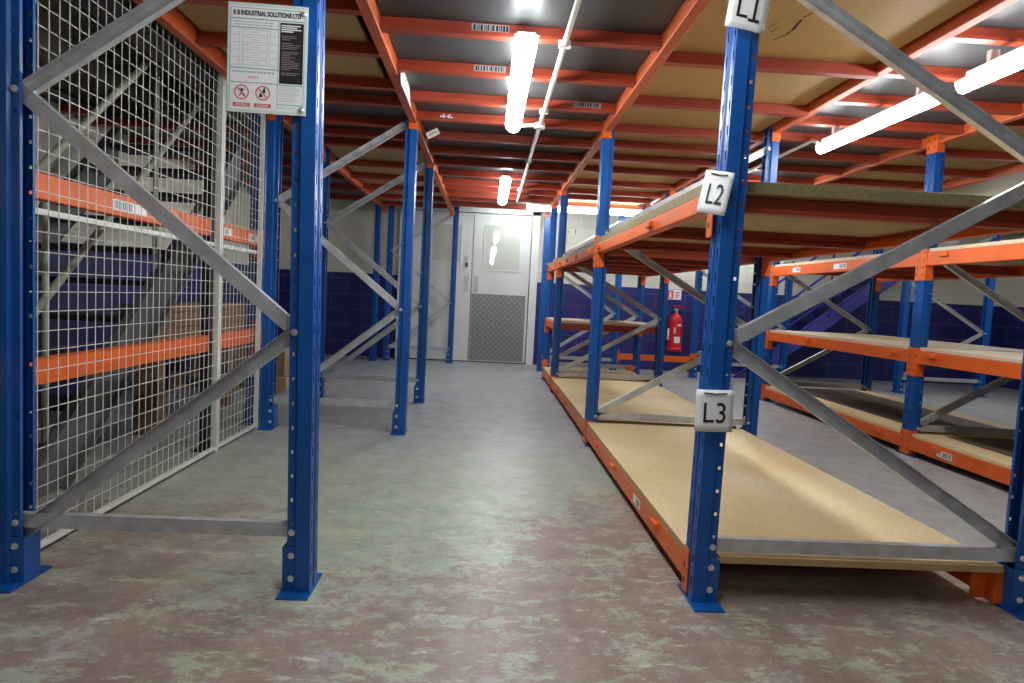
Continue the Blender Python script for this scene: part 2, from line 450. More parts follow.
ORD = ['nearest', 'second', 'third', 'fourth', 'fifth', 'sixth', 'seventh', 'eighth', 'ninth', 'tenth', 'eleventh', 'twelfth', 'thirteenth', 'fourteenth', 'fifteenth']
def joist(label, x0, x1, y, z, group, mat=None, sticker=None, h=.068):
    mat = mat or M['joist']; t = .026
    mb = MB().prism([(-.024, 0), (.024, 0), (.024, .016), (t/2, .020), (t/2, h), (-t/2, h), (-t/2, .020), (-.024, .016)], 'x', -(x1-x0)/2, (x1-x0)/2)
    o = mb.build('deck_joist', mat, None, ((x0+x1)/2, y, z)); tag(o, label, 'joist', group)
    if sticker:
        a = sticker-(x0+x1)/2
        st = MB().box(a, a+.16, -t/2-.001, -t/2, .020, .050).build('barcode_sticker', M['sign_grey'], o)
        bc = MB(); q = a+.008
        while q < a+.15:
            w = random.choice((.003, .006, .009)); bc.box(q, q+w, -t/2-.0014, -t/2-.001, .023, .047); q += w+random.choice((.004, .007))
        bc.build('barcode', M['ink'], st)
    return o
def board(label, x0, x1, y0, y1, z0, z1, mat, group, name='deck_board', edge=None, notch=None):
    a, b = (x1-x0)/2, (y1-y0)/2
    poly = [(-a, -b), (a, -b), (a, b), (-a, b)]
    if notch:      # near corners cut round the posts
        nx0, nx1, ny = notch; poly = [(-a+nx0, -b), (a-nx1, -b), (a-nx1, -b+ny), (a, -b+ny), (a, b), (-a, b), (-a, -b+ny), (-a+nx0, -b+ny)]
    o = MB().prism(poly, 'z', 0, z1-z0)
    mats = [mat] if edge is None else [mat, edge]
    ob = link(name, o.mesh(name, mats), None, ((x0+x1)/2, (y0+y1)/2, z0))
    if edge is not None:
        for p in ob.data.polygons:
            if abs(p.normal.z) < .5: p.material_index = 1
    return tag(bevel(ob, .0015, 1), label, 'board', group)

# lines of uprights (x of outer faces, y of centres)
RX0, RX1 = .70, 1.85
LX0, LX1 = -1.455, -.505
FX0, FX1 = 2.95, 4.10
RY = [2.048, 4.30, 6.68, 7.68, 8.55]
LY = [2.03, 4.375, 5.67, 9.03]
FY = [1.95, 4.37, 6.74]
# ------------------------------------------------------------------ upright frames
PA = [(0, .16), (1, .83), (0, 1.50), (1, 2.05)]
frame('blue upright frame nearest on the left, carrying the white load notice', LX0, LX1, LY[0], [(0, .15), (1, .81), (0, 1.48), (1, 2.05)], first_open=True, lean=(0, -.0165))
frame('second blue upright frame on the left of the aisle, standing beside the mesh fence end', LX0, LX1, LY[1], PA, first_open=True)
frame('third blue upright frame on the left, with dark blue posts in mid aisle', LX0, LX1, LY[2], PA, first_open=True)
frame('blue upright frame farthest on the left, beside the white door', LX0+.07, LX1+.07, LY[3], PA, first_open=True)
PR1 = [(1, .20), (0, .84), (1, 1.43), (0, 2.02)]
PR2 = [(0, .20), (1, .80), (0, 1.40), (1, 2.00)]
frame('blue upright frame nearest on the right, carrying the L1, L2 and L3 papers', RX0, RX1, RY[0], PR1, hz=(.184,), first_open=True, lean=(.009, 0))
frame('second blue upright frame on the right, rising between two bottom decks', RX0, RX1, RY[1], PR2)
frame('third blue upright frame on the right, at the near end of the small middle shelf', RX0, RX1, RY[2], PR2)
frame('fourth blue upright frame on the right, at the far end of the small middle shelf', RX0, RX1, RY[3], PR2)
frame('bright blue upright frame farthest on the right, next to the white door frame', RX0+.005, RX1-.10, RY[4], PR2)
frame('blue upright frame at the near end of the right-hand aisle rack, at the picture edge', FX0, FX1, FY[0], PR2)
frame('blue upright frame with slotted face in the middle of the rack across the right-hand aisle', FX0, FX1, FY[1], PR2)
frame('blue upright frame at the far end of the rack across the right-hand aisle', FX0, FX1, FY[2], PR2)
frame('bright blue upright frame in front of the end wall by the fire extinguisher', 2.77, 4.06, 8.62, [(0, 1.42), (1, .72), (0, .32)], hz=(.2,))
frame('bright blue upright frame before the purple staircase, far right', 5.17, 6.30, 7.95, PR2)
# cage rack behind the mesh: single posts
def post(label, x, y, rz):
    t = thing('upright_post', label, 'rack post', (x, y, 0), 'single blue posts on the left')
    link('upright', ME_UP, t, None, rz); link('base_plate', ME_PLATE, t, None, rz); link('foot_bracket', ME_FOOT, t, None, rz)
    return t
o = thing('fence_post', 'thin black post behind the mesh fence where its two panels join', 'fence post', (-1.55, 3.702, 0))
bevel(MB().box(-.024, .024, -.024, .024, .005, 2.04).build('post_tube', M['stair_black'], o), .004)
MB().box(-.05, .05, -.05, .05, 0, .005).build('base_plate', M['stair_black'], o)
post('dark blue post behind the far end of the mesh fence', -1.53, 4.50, PI)
post('dark blue post standing back to back with the farthest left frame', -1.46, 8.86, PI)

# ------------------------------------------------------------------ mezzanine main beams
MZ0, MZ1 = 2.04, 2.128
MZG = 'orange main beams carrying the mezzanine'
def main_run(x, face, ys, where, up=0.0):
    for i in range(len(ys)-1):
        nm = 'orange mezzanine beam %s, %s section along the aisle' % (where, ORD[i])
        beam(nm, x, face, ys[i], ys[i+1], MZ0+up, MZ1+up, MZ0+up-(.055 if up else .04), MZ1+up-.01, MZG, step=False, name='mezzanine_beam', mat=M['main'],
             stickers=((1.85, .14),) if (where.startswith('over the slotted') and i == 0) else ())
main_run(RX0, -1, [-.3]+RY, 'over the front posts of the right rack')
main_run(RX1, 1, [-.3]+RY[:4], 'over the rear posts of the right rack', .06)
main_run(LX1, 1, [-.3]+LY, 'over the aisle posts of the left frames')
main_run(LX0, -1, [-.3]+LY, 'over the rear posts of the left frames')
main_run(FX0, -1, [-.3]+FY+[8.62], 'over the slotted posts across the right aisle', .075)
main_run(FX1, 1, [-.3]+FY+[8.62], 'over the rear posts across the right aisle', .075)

# joists
JZ, JH = 2.052, .055
CAMR = ((0.9979606333812416, -0.03836117597587191, 0.05101954918518304), (-0.048260462433685335, 0.06970143227743544, 0.9963998384705613), (0.04177920519825587, 0.9968300409378833, -0.06770795741107363))
def in_view(x, y, z):
    v = Vector((x, y, z-.95)); a, b, c = (Vector(q).dot(v) for q in CAMR)
    return c > .1 and 0 < 512+652.6*a/c < 1024 and 0 < 341.5-652.6*b/c < 683
JG = 'orange joists under the mezzanine'
def joists(ys, x0, x1, where, st={}, z=JZ):
    k = 0
    for y in ys:
        if not any(in_view(x0+(x1-x0)*q/10, y, z) for q in range(11)): continue
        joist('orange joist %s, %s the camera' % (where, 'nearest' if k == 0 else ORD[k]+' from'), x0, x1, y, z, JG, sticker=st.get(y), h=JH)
        k += 1
AJ = [2.38, 2.88, 3.38, 3.88, 4.29, 4.78, 5.28, 5.72, 6.2, 6.68, 7.07, 7.49, 7.82, 8.3]
joists(AJ, LX1+.002, RX0-.002, 'over the central aisle', {2.88: -.12, 3.38: -.12, 3.88: .45})
jm = [o for o in C.objects if o.name.startswith('deck_joist') and abs(o.location.y-4.29) < .001][0]
q = MB()
for k, (a, b) in enumerate((((-.44, .012), (-.385, .040)), ((-.435, .042), (-.39, .010)), ((-.45, .028), (-.37, .022)))):
    q.sweep([(-.004, 0), (.004, 0), (.004, .0006), (-.004, .0006)], (a[0], -.0131, a[1]), (b[0], -.0131, b[1]), (0, 0, 1), (0, -1, 0))
q.build('chalk_mark', M['paper'], jm)
joists([3.13, 3.80, 4.42, 4.86, 5.3, 5.8, 6.45, 7.0, 7.42, 8.0], RX0+.05, RX1-.05, 'over the right rack', z=JZ+.03)
joists([2.72, 3.19, 3.70, 4.02, 4.52, 4.88, 5.2, 6.0, 6.65, 7.3, 8.0, 8.6], LX0+.05, LX1-.05, 'over the left frames')
joists([1.9, 2.3, 2.75, 3.2, 3.65, 4.1, 4.5, 5.0, 5.5, 6.0, 6.5, 7.1, 7.7, 8.25], RX1+.002, FX0-.002, 'over the right-hand aisle', z=JZ+.07)
joists([2.6, 3.2, 3.9, 4.7, 5.3, 5.9, 6.5, 7.2, 8.0], FX0+.05, FX1-.05, 'over the rack across the right aisle', z=JZ+.075)
joists([2.45], LW+.01, LX0-.05, 'at the near edge of the stair opening')
joists([5.0, 5.6, 6.2, 6.8, 7.5, 8.3], LW+.01, LX0-.05, 'beyond the stair opening')
joists([3.0, 3.6, 4.2, 4.7], LW+.01, -2.775, 'beside the stair opening at the wall')

# deck panels seen from below
G = 'boards of the mezzanine floor'
def ceil_board(lbl, x0, x1, y0, y1, mat, up=0.0): return board(lbl, x0, x1, y0, y1, JZ+up+JH+.002, JZ+up+JH+.026, mat, G, 'mezzanine_deck')
ceil_board('black mezzanine deck over the central aisle', LX1+.003, RX0-.003, -2.6, 8.655, M['dark_deck'])
ceil_board('black mezzanine deck over the right-hand aisle', RX1+.003, FX0-.003, -2.6, 8.56, M['dark_deck'], .07)
ceil_board('black mezzanine deck nearer than the stair opening', LW+.005, LX0-.055, -2.6, 2.5, M['dark_deck'])
ceil_board('black mezzanine deck beyond the stair opening', LW+.005, LX0-.055, 4.95, 8.655, M['dark_deck'])
ceil_board('black strip of mezzanine deck between the stair opening and the mesh', -1.82, LX0-.16, 2.505, 4.945, M['dark_deck'])
ceil_board('black strip of mezzanine deck between the stair opening and the wall', LW+.005, -2.78, 2.505, 4.945, M['dark_deck'])
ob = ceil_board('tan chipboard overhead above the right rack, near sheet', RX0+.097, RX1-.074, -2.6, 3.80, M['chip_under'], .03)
sm = MB(); zc = -.0006
for (pts, wd_) in (([(1.205, 2.92), (1.235, 2.85), (1.24, 2.78)], .010), ([(1.238, 2.80), (1.228, 2.70)], .014), ([(1.225, 2.685), (1.245, 2.62)], .007), ([(1.16, 2.84), (1.175, 2.79)], .006), ([(1.13, 2.80), (1.145, 2.74)], .004)):
    for (p, q) in zip(pts, pts[1:]):
        d = Vector((q[0]-p[0], q[1]-p[1], 0)).normalized(); n_ = Vector((-d.y, d.x, 0)); cx, cy = (RX0+RX1+.023)/2, .60
        sm.sweep([(-wd_/2, 0), (wd_*.4, 0), (wd_*.2, .0012), (-wd_*.2, .0012)], (p[0]-cx, p[1]-cy, zc), (q[0]-cx, q[1]-cy, zc), n_, (0, 0, 1))
sm.build('scuff_mark', M['stair_black'], ob)
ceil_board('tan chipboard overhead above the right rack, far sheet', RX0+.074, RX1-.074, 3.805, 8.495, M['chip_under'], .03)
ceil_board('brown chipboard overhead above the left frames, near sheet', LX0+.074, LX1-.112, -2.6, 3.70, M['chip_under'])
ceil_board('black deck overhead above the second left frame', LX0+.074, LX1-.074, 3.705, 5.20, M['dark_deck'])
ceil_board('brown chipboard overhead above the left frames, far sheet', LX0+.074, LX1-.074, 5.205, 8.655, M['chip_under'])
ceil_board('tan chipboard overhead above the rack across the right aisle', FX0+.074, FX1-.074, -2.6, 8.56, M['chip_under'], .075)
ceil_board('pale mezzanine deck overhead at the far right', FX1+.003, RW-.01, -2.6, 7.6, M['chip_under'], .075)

# ------------------------------------------------------------------ right rack shelves
BG = 'orange shelf beams of the right rack'; DX = 1.745
def level(y1, y2, z0, z1, cz0, cz1, what, where, x0=RX0, x1=RX1, grp=BG, st=(), lg=(), front=True):
    beam('orange front beam of the %s of the right rack, %s' % (what, where), x0, -1, y1, y2, z0, z1, cz0, cz1, grp, stickers=st, lugs=lg)
    if what == 'bottom deck': beam('orange rear beam of the %s of the right rack, %s' % (what, where), DX-.005, 1, y1, y2, z0, z1, cz0, cz1-.03, grp, step=False, reach=RX1-.074-DX+.005)
    else: beam('orange rear beam of the %s of the right rack, %s' % (what, where), x1, 1, y1, y2, z0, z1, cz0, cz1, grp)
level(RY[0], RY[1], .045, .124, .012, .160, 'bottom deck', 'nearest bay', st=((-.45, .13),), lg=(-.75, .1, .6))
level(RY[1], RY[2], .045, .124, .012, .160, 'bottom deck', 'second bay', lg=(-.2, .5))
level(RY[2], RY[3], .045, .124, .012, .24, 'bottom deck', 'third bay')
level(RY[0], RY[1], 1.265, 1.322, 1.172, 1.375, 'upper shelf', 'nearest bay', lg=(-.35, .94))
level(RY[1], RY[2], 1.265, 1.322, 1.172, 1.375, 'upper shelf', 'second bay', lg=(-.96, -.3, .3, .85))
level(RY[2], RY[3], 1.265, 1.322, 1.172, 1.375, 'upper shelf', 'third bay', lg=(-.4, .2))
level(RY[2], RY[3], .64, .71, .56, .73, 'middle shelf', 'farthest bay')
DG = 'chipboard decks on the right rack'
def bays(k): return RY[k]+.0475, RY[k+1]-.0475
DX = 1.745
board('large tan chipboard bottom deck in the nearest bay on the right', RX0+.001, DX, 2.03, bays(0)[1], .1255, .150, M['chip'], DG, edge=M['chip_under'], notch=(.092, 0, .085))
board('tan chipboard bottom deck in the second bay on the right', RX0+.001, DX, *bays(1), .1255, .150, M['chip'], DG, edge=M['chip_under'])
board('tan chipboard bottom deck in the third bay on the right', RX0+.001, DX, *bays(2), .1255, .150, M['chip'], DG, edge=M['chip_under'])
for k, nm in ((0, 'nearest bay on the right'), (1, 'second bay on the right'), (2, 'third bay on the right')):
    board('chipboard sheet with raw flecked edge on the upper shelf, '+nm, RX0+.001, RX1-.001, *bays(k), 1.3225, 1.360, M['chip_under'], DG, edge=M['chip_edge'])
board('pale board on the small middle shelf at the far end of the right rack', RX0+.01, RX1-.01, *bays(2), .712, .737, M['chip_pale'], DG, edge=M['chip_pale'])
def sjoists(ys, x0, x1, z, where, h=.068):
    for k, y in enumerate(ys):
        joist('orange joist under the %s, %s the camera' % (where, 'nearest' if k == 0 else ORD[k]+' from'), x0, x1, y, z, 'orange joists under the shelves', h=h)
sjoists([2.160, 3.11, 3.86, 4.40], RX0+.05, RX1-.05, 1.266, 'upper right shelf', h=.0555)
sjoists([5.0, 5.55, 6.1, 6.8, 7.3], RX0+.05, RX1-.05, 1.266, 'upper right shelf beyond the second frame', h=.0555)
sjoists([2.35, 3.1, 3.9], RX0+.05, DX-.06, .057, 'nearest bottom deck on the right')
sjoists([6.75, 7.3], RX0+.05, RX1-.05, .643, 'small middle shelf on the right')

# ------------------------------------------------------------------ rack across the right-hand aisle
FG = 'orange shelf beams of the rack across the right aisle'
def flevel(y1, y2, z0, z1, cz0, cz1, what, where, st=(), lg=()):
    beam('orange front beam of the %s across the right aisle, %s' % (what, where), FX0, -1, y1, y2, z0, z1, cz0, cz1, FG, stickers=st, lugs=lg)
    beam('orange rear beam of the %s across the right aisle, %s' % (what, where), FX1, 1, y1, y2, z0, z1, cz0, cz1, FG)
for (y1, y2, w) in ((FY[0], FY[1], 'near bay'), (FY[1], FY[2], 'far bay')):
    far = w == 'far bay'
    flevel(y1, y2, .045, .130, .010, .175, 'bottom deck', w, st=() if far else ((.75, .14),), lg=(-.9, .3) if far else (.85,))
    flevel(y1, y2, .640, .725, .55, .745, 'middle shelf', w, lg=(-1.02, .25) if far else (.97,))
    flevel(y1, y2, 1.305, 1.395, 1.205, 1.415, 'upper shelf', w, st=((-.25, .2), (.55, .15)) if far else (), lg=(-.6,) if far else (.95,))
    for z, nm, mt in ((.132, 'bottom', 'chip'), (.727, 'middle', 'chip_pale'), (1.397, 'upper', 'chip_pale')):
        board('pale board on the %s level of the rack across the right aisle, %s' % (nm, w), FX0+.012, FX1-.012, y1+.0475, y2-.0475, z, z+.024, M[mt], 'boards on the rack across the right aisle', edge=M[mt])
    board('dark brown sheet lying on the bottom deck across the right aisle, %s' % w, FX0+.20, FX1-.22, y1+.10, y2-.12, .1565, .1625, M['brown'], 'dark brown sheets on the bottom decks')
    sjoists([y1+.5, y1+1.1, y1+1.7], FX0+.05, FX1-.05, 1.307, 'upper shelf across the right aisle, %s' % w)
    sjoists([y1+.6, y1+1.5], FX0+.05, FX1-.05, .642, 'middle shelf across the right aisle, %s' % w)
# low beam along the end wall between two frames
o = thing('shelf_beam', 'low orange beam running along the end wall under the fire extinguisher', 'beam', (2.255, 8.585, .20), BG)
bevel(MB().box(-.505, .505, -.045, .0, 0, .075).build('beam_rail', M['orange'], o), .003)
for s in (-1, 1):
    bevel(MB().box(s*.52-.05, s*.52+.05, -.052, -.046, -.05, .125).build('end_connector', M['orange'], o), .002, 1)

# ------------------------------------------------------------------ beams behind the mesh fence
def cage(y1, y2, where, st, en):
    beam('orange upper beam behind the mesh fence, %s' % where, -1.525, 1, y1, y2, 1.20, 1.288, 1.12, 1.31, 'orange beams behind the mesh fence', step=False, stickers=st, ends=en)
    beam('orange lower beam behind the mesh fence, %s' % where, -1.525, 1, y1, y2, .565, .655, .44, .70, 'orange beams behind the mesh fence', step=False, ends=en)
cage(1.2, 3.715, 'near section', ((.27, .26),), (0, 0)); cage(3.69, 4.50, 'far section', ((-.25, .12), (.15, .14)), (0, 1))

# ------------------------------------------------------------------ mesh fence
def mesh_panel(label, y0, y1):
    x = -1.478
    t = thing('mesh_panel', label, 'fence', (x, y0, 0), 'white wire mesh fence panels')
    L = y1-y0; Z0, Z1 = .03, 2.10
    f = MB()
    f.box(-.012, .012, 0, .014, 0, Z1); f.box(-.012, .012, L-.014, L, 0, Z1)
    f.box(-.012, .012, .014, L-.014, Z0-.010, Z0+.004); f.box(-.012, .012, .014, L-.014, Z1-.006, Z1)
    f.build('panel_frame', M['white_steel'], t)
    w = MB(); r = .0012
    n = int(L/.0525)
    for i in range(1, n): w.box(-r, r, i*L/n-r, i*L/n+r, Z0, Z1-.004)
    z = Z0+.066
    while z < Z1-.02:
        w.box(-3*r, -r, .01, L-.01, z-r, z+r); z += .066
    w.build('wire_infill', M['white_steel'], t)
    return t
mesh_panel('white wire mesh fence panel nearest on the left', 1.25, 3.66)
mesh_panel('narrow white wire mesh fence panel beyond the joint', 3.668, 4.318)
o = MB().box(-.011, .011, -1.53, 1.53, -.010, .010).build('fence_rail', M['white_steel'], None, (-1.512, 2.79, 1.155))
tag(o, 'white horizontal rail along the back of the mesh fence', 'rail')

# ------------------------------------------------------------------ staircases
def staircase(label, axis, a0, slope, length, w0, w1, smat, tmat, rmat, group, sh=.26, rail_sides=(1,), going=.225, rail_h=(.9,), closed=False, bolts=False):
    """flight climbing along axis ('x' or 'y') from a0; w0..w1 across"""
    t = thing('staircase', label, 'stairs', (0, 0, 0), group)
    def P(a, w, z): return (a, w, z) if axis == 'x' else (w, a, z)
    th = math.atan(slope); dv = sh/math.cos(th)
    for w, s in ((w0, 1), (w1, -1)):
        pts = [(a0, 0), (a0+dv/slope, 0), (a0+length, length*slope-dv+0), (a0+length, length*slope)]
        b = .006
        mb = MB(); lo, hi = sorted((w, w+s*.012))
        mb.prism(pts, 'y' if axis == 'x' else 'x', lo, hi)
        # flanges top and bottom
        for (p, q) in (((a0, 0), (a0+length, length*slope)), ((a0+dv/slope, 0), (a0+length, length*slope-dv))):
            lo2, hi2 = sorted((w, w+s*.05))
            off = .010
            mb.prism([p, q, (q[0]+off*.6, q[1]-off), (p[0]+off*.6, p[1]-off)] if p[0] == a0 else [p, q, (q[0]-off*.6, q[1]+off), (p[0]-off*.6, p[1]+off)], 'y' if axis == 'x' else 'x', lo2, hi2)
        st = mb.build('stringer', smat, t)
        if bolts:
            k = 1
            while k*going < length-.2:
                a = a0+k*going; z = k*going*slope
                bm_ = MB()
                for da in (.09, .19):
                    x0, x1 = sorted((w-s*.012, w-s*.0))
                    c = P(a+da, 0, z-.02)
                    bm_.box(x0, x1, c[1]-.009, c[1]+.009, c[2]-.009, c[2]+.009) if axis == 'y' else bm_.box(c[0]-.009, c[0]+.009, x0, x1, c[2]-.009, c[2]+.009)
                bm_.build('tread_bolt', M['zinc'], st)
                k += 1
    k = 1; wa, wb = sorted((w0, w1))
    while k*going < length:
        a = a0+k*going; z = k*going*slope-.02
        mb = MB()
        if axis == 'x': mb.box(a, a+going+.03, wa+.013, wb-.013, z-.03, z)
        else: mb.box(wa+.013, wb-.013, a, a+going+.03, z-.03, z)
        if closed:
            if axis == 'x': mb.box(a+going, a+going+.012, wa+.013, wb-.013, z, z+going*slope-.03)
        mb.build('tread', tmat, t); k += 1
    for s in rail_sides:
        w = (w0, w1)[s]
        for rh in rail_h:
            MB().tube([P(a0+.05, w, .05*slope+rh), P(a0+length, w, length*slope+rh)], .017, 10).build('handrail', rmat, t, smooth=True)
        for q in (.12, .5, .88):
            a = a0+length*q
            MB().tube([P(a, w, (a-a0)*slope-.08), P(a, w, (a-a0)*slope+max(rail_h))], .014, 8).build('baluster', rmat, t, smooth=True)
    return t
staircase('dark grey open staircase behind the mesh fence on the left', 'y', 2.55, .85, 2.38, -1.86, -2.72, M['stair_grey'], M['stair_black'], M['rail_green'], 'staircases', sh=.24, rail_sides=(0,), rail_h=(.60, 1.17), bolts=True)
staircase('purple-blue staircase rising to the right against the end wall', 'x', 3.42, .765, 2.55, 8.78, 9.32, M['stair_blue'], M['stair_dark'], M['stair_blue'], 'staircases', sh=.20, rail_sides=(0,), rail_h=(.56, .92), closed=True)

# ------------------------------------------------------------------ goods behind the fence
def crate(label, x0, x1, y0, y1, z0, z1):
    t = thing('timber_bundle', label, 'wood', (x0, y0, 0), None)
    n = 5
    for k in range(n):
        za = z0+(z1-z0)*k/n
        j = random.uniform(-.015, .015)
        bevel(MB().box(0+abs(j), x1-x0, 0+j, y1-y0+j, za-0, za+(z1-z0)/n-.004).build('plank_layer', M['bundle'], t), .004)
    for a in (.12, y1-y0-.22):
        MB().box(.04, x1-x0-.04, a, a+.10, 0, z0).build('timber_leg', M['bundle'], t)
crate('brown timber bundle on timber legs under the staircase behind the mesh', -2.14, -1.92, 3.87, 5.30, .56, .80)
def pallet(label, x, y):
    t = thing('wooden_pallet', label, 'pallet', (x, y, 0))
    for k in range(5): MB().box(-.5, .5, -.6+k*.275, -.6+k*.275+.1, .122, .144).build('top_board', M['pallet'], t)
    for a in (-.5, -.05, .4): MB().box(a, a+.1, -.6, .6, .10, .122).build('stringer_board', M['pallet'], t)
    for a in (-.5, -.05, .4):
        for b in (-.6, -.06, .5): MB().box(a, a+.1, b, b+.1, .022, .10).build('block', M['pallet'], t)
    for a in (-.5, -.05, .4): MB().box(a, a+.1, -.6, .6, 0, .022).build('bottom_board', M['pallet'], t)
pallet('pine pallet carrying a cardboard box behind the second left frame', -2.22, 6.35)
t = thing('cardboard_box', 'brown cardboard box on the pine pallet behind the second left frame', 'box', (-2.15, 6.25, .1445))
bevel(MB().box(-.40, .40, -.45, .45, 0, .29).build('box_body', M['card'], t), .004)
MB().box(-.025, .025, -.452, .452, .2895, .2915).build('tape', M['chip_pale'], t)

# ------------------------------------------------------------------ lights
def batten(label, loc, L, along='y', w=.098, drop=0):
    t = thing('fluorescent_light', label, 'light', loc, 'fluorescent battens')
    h = L/2; hb = h-.05
    def bx(m, a, b, p, q, z0, z1): return m.box(p, q, a, b, z0, z1) if along == 'y' else m.box(a, b, p, q, z0, z1)
    bx(MB(), -hb, hb, -w/2+.012, w/2-.012, .055, .085).build('light_body', M['fitting'], t)
    if drop:
        for q in (-.35, .35):
            bx(MB(), q*L-.012, q*L+.012, -.02, .02, .085, .085+drop).build('hanger', M['fitting'], t)
    prof = [(w/2*math.cos(PI+PI*k/10), .055+.05*math.sin(PI+PI*k/10)) for k in range(11)]
    MB().prism(prof, 'x' if along == 'x' else 'y', -h, h).build('diffuser', M['tube'], t)
    return t
LZ, LZ2 = 1.965, 1.985
batten('large lit fluorescent batten over the central aisle', (.112, 3.44, LZ), 1.40)
batten('small distant fluorescent batten over the central aisle near the door', (.122, 6.70, LZ), 1.40)
batten('fluorescent batten over the central aisle just above the camera view', (.105, 1.55, LZ), 1.40)
batten('fluorescent batten far behind the camera over the central aisle', (.105, -1.6, LZ), 1.40)
batten('long lit fluorescent batten over the right-hand aisle', (2.14, 3.70, LZ2), 1.16, w=.072, drop=.052)
batten('lit fluorescent batten cut by the right picture edge', (2.14, 2.42, LZ2), 1.16, w=.072, drop=.052)
batten('unseen fluorescent batten added beyond the upper shelf to light the end wall', (2.30, 6.4, LZ2), 1.20, drop=.052)  # added lamp, hidden by the shelf, brightens the end wall
batten('lit fluorescent batten running along the end wall above the racks', (1.22, 7.905, LZ+.03), 1.58, 'x', .05)
batten('fluorescent batten over the far right stairs', (5.6, 6.6, LZ2), 1.4, drop=.052)
batten('unseen fluorescent batten added beyond the last joist to brighten the door', (.35, 8.85, 2.13), .42, 'x', .07)  # added fill lamp for the door, out of sight behind the joist
batten('unseen fluorescent batten added by the purple stairs to brighten the end wall', (3.4, 8.90, 2.13), 1.0, 'x', .07)  # second added fill lamp, out of sight, for the wall by the stairs
t = thing('cable_conduit', 'white conduit running on from the long lit batten over the right-hand aisle', 'conduit', (2.14, 0, 2.105))
MB().tube([(0, 4.29, -.075), (0, 4.33, -.03), (0, 4.40, 0), (0, 6, 0), (0, 8.2, 0)], .012, 10).build('pipe', M['conduit'], t, smooth=True)
for y in (5.0, 6.0, 7.1): MB().box(-.025, .025, y-.012, y+.012, -.013, .014).build('clip', M['conduit'], t)

# conduit with clips
t = thing('cable_conduit', 'white plastic conduit running under the joists beside the aisle lights', 'conduit', (.28, 0, 2.038))
MB().tube([(0, -1.5, 0), (0.0, 4, 0), (0.01, 7.55, 0)], .0125, 10).build('pipe', M['conduit'], t, smooth=True)
MB().tube([(0.01, 7.55, 0), (.03, 7.58, 0), (.12, 7.58, 0), (.40, 7.6, 0)], .0125, 10).build('elbow_pipe', M['conduit'], t, smooth=True)
MB().lathe([(.034, -.022), (.034, .010)], 16, (0, 4.18, 0)).build('junction_box', M['conduit'], t)
MB().tube([(-.02, 4.18, 0), (-.11, 4.18, -.01)], .011, 8).build('branch_pipe', M['conduit'], t, smooth=True)
for y in (2.86, 3.88, 5.28, 6.68):
    MB().box(-.026, .026, y-.012, y+.012, -.014, .014).build('clip', M['conduit'], t)

# ------------------------------------------------------------------ papers and notice
def plane_frame(name, label, cat, tl, tr, bl, group=None):
    """empty whose local x runs along the top edge, y up, z towards the viewer; returns (empty, w, h)"""
    tl, tr, bl = Vector(tl), Vector(tr), Vector(bl)
    x = (tr-tl); w = x.length; x.normalize(); y = (tl-bl); hh = y.length
    z = x.cross(y).normalized(); y = z.cross(x)
    m = Matrix((x, y, z)).transposed().to_4x4(); m.translation = tl-y*hh
    o = thing(name, label, cat, (0, 0, 0), group); o.matrix_world = m
    return o, w, hh
def sheet(o, w, h, hump=.004, mat=None, name='paper'):
    mb = MB(); n = 6; vs = []
    for j in range(n+1):
        for i in range(n+1):
            u = i/n; vs.append((u*w, j/n*h, hump*math.sin(PI*u)))
    fs = [(j*(n+1)+i, j*(n+1)+i+1, (j+1)*(n+1)+i+1, (j+1)*(n+1)+i) for j in range(n) for i in range(n)]
    ob = mb.add(vs, fs).build(name, mat or M['paper'], o, smooth=True)
    md = ob.modifiers.new('s', 'SOLIDIFY'); md.thickness = .0006; md.offset = -1
    return ob
PG = 'bay number papers on the nearest right post'
YP = 1.975
def tie(o, w, h, z=.006):
    MB().tube([(w*.2, h*.925, z), (w*.5, h*.90, z+.001), (w*.80, h*.92, z)], .0022, 6).build('cable_tie', M['black'], o)
o, w, h = plane_frame('bay_label', 'white paper reading L3 tied to the nearest right post at knee height', 'sign', (.659, YP, .696), (.778, YP, .698), (.661, YP, .565), PG)
sheet(o, w, h); tie(o, w, h); link('lettering', text_mesh('L3', .089, M['ink'], .0003, .92), o, (w*.5, h*.43, .0052))
o, w, h = plane_frame('bay_label', 'white paper reading L2 hanging tilted on the nearest right post', 'sign', (.652, YP+.03, 1.369), (.727, YP-.008, 1.356), (.624, YP+.03, 1.240), PG)
sheet(o, w, h); tie(o, w, h); link('lettering', text_mesh('L2', .089, M['ink'], .0003, .60), o, (w*.5, h*.43, .0052))
o, w, h = plane_frame('bay_label', 'white paper reading L1 high on the nearest right post', 'sign', (.680, YP-.005, 1.910), (.802, YP, 1.895), (.664, YP-.005, 1.784), PG)
sheet(o, w, h); tie(o, w, h); link('lettering', text_mesh('L1', .089, M['ink'], .0003, .92), o, (w*.5, h*.47, .0052))
MB().box(w*.52, w*.80, h*.47-.0345, h*.47-.0265, .0052, .0058).build('lettering', M['ink'], o)
o, w, h = plane_frame('bay_label', 'grey backed paper on the far side of the nearest right post behind L3', 'sign', (.775, 2.13, .705), (.833, 2.13, .705), (.777, 2.13, .59), PG)
sheet(o, w, h, .002)

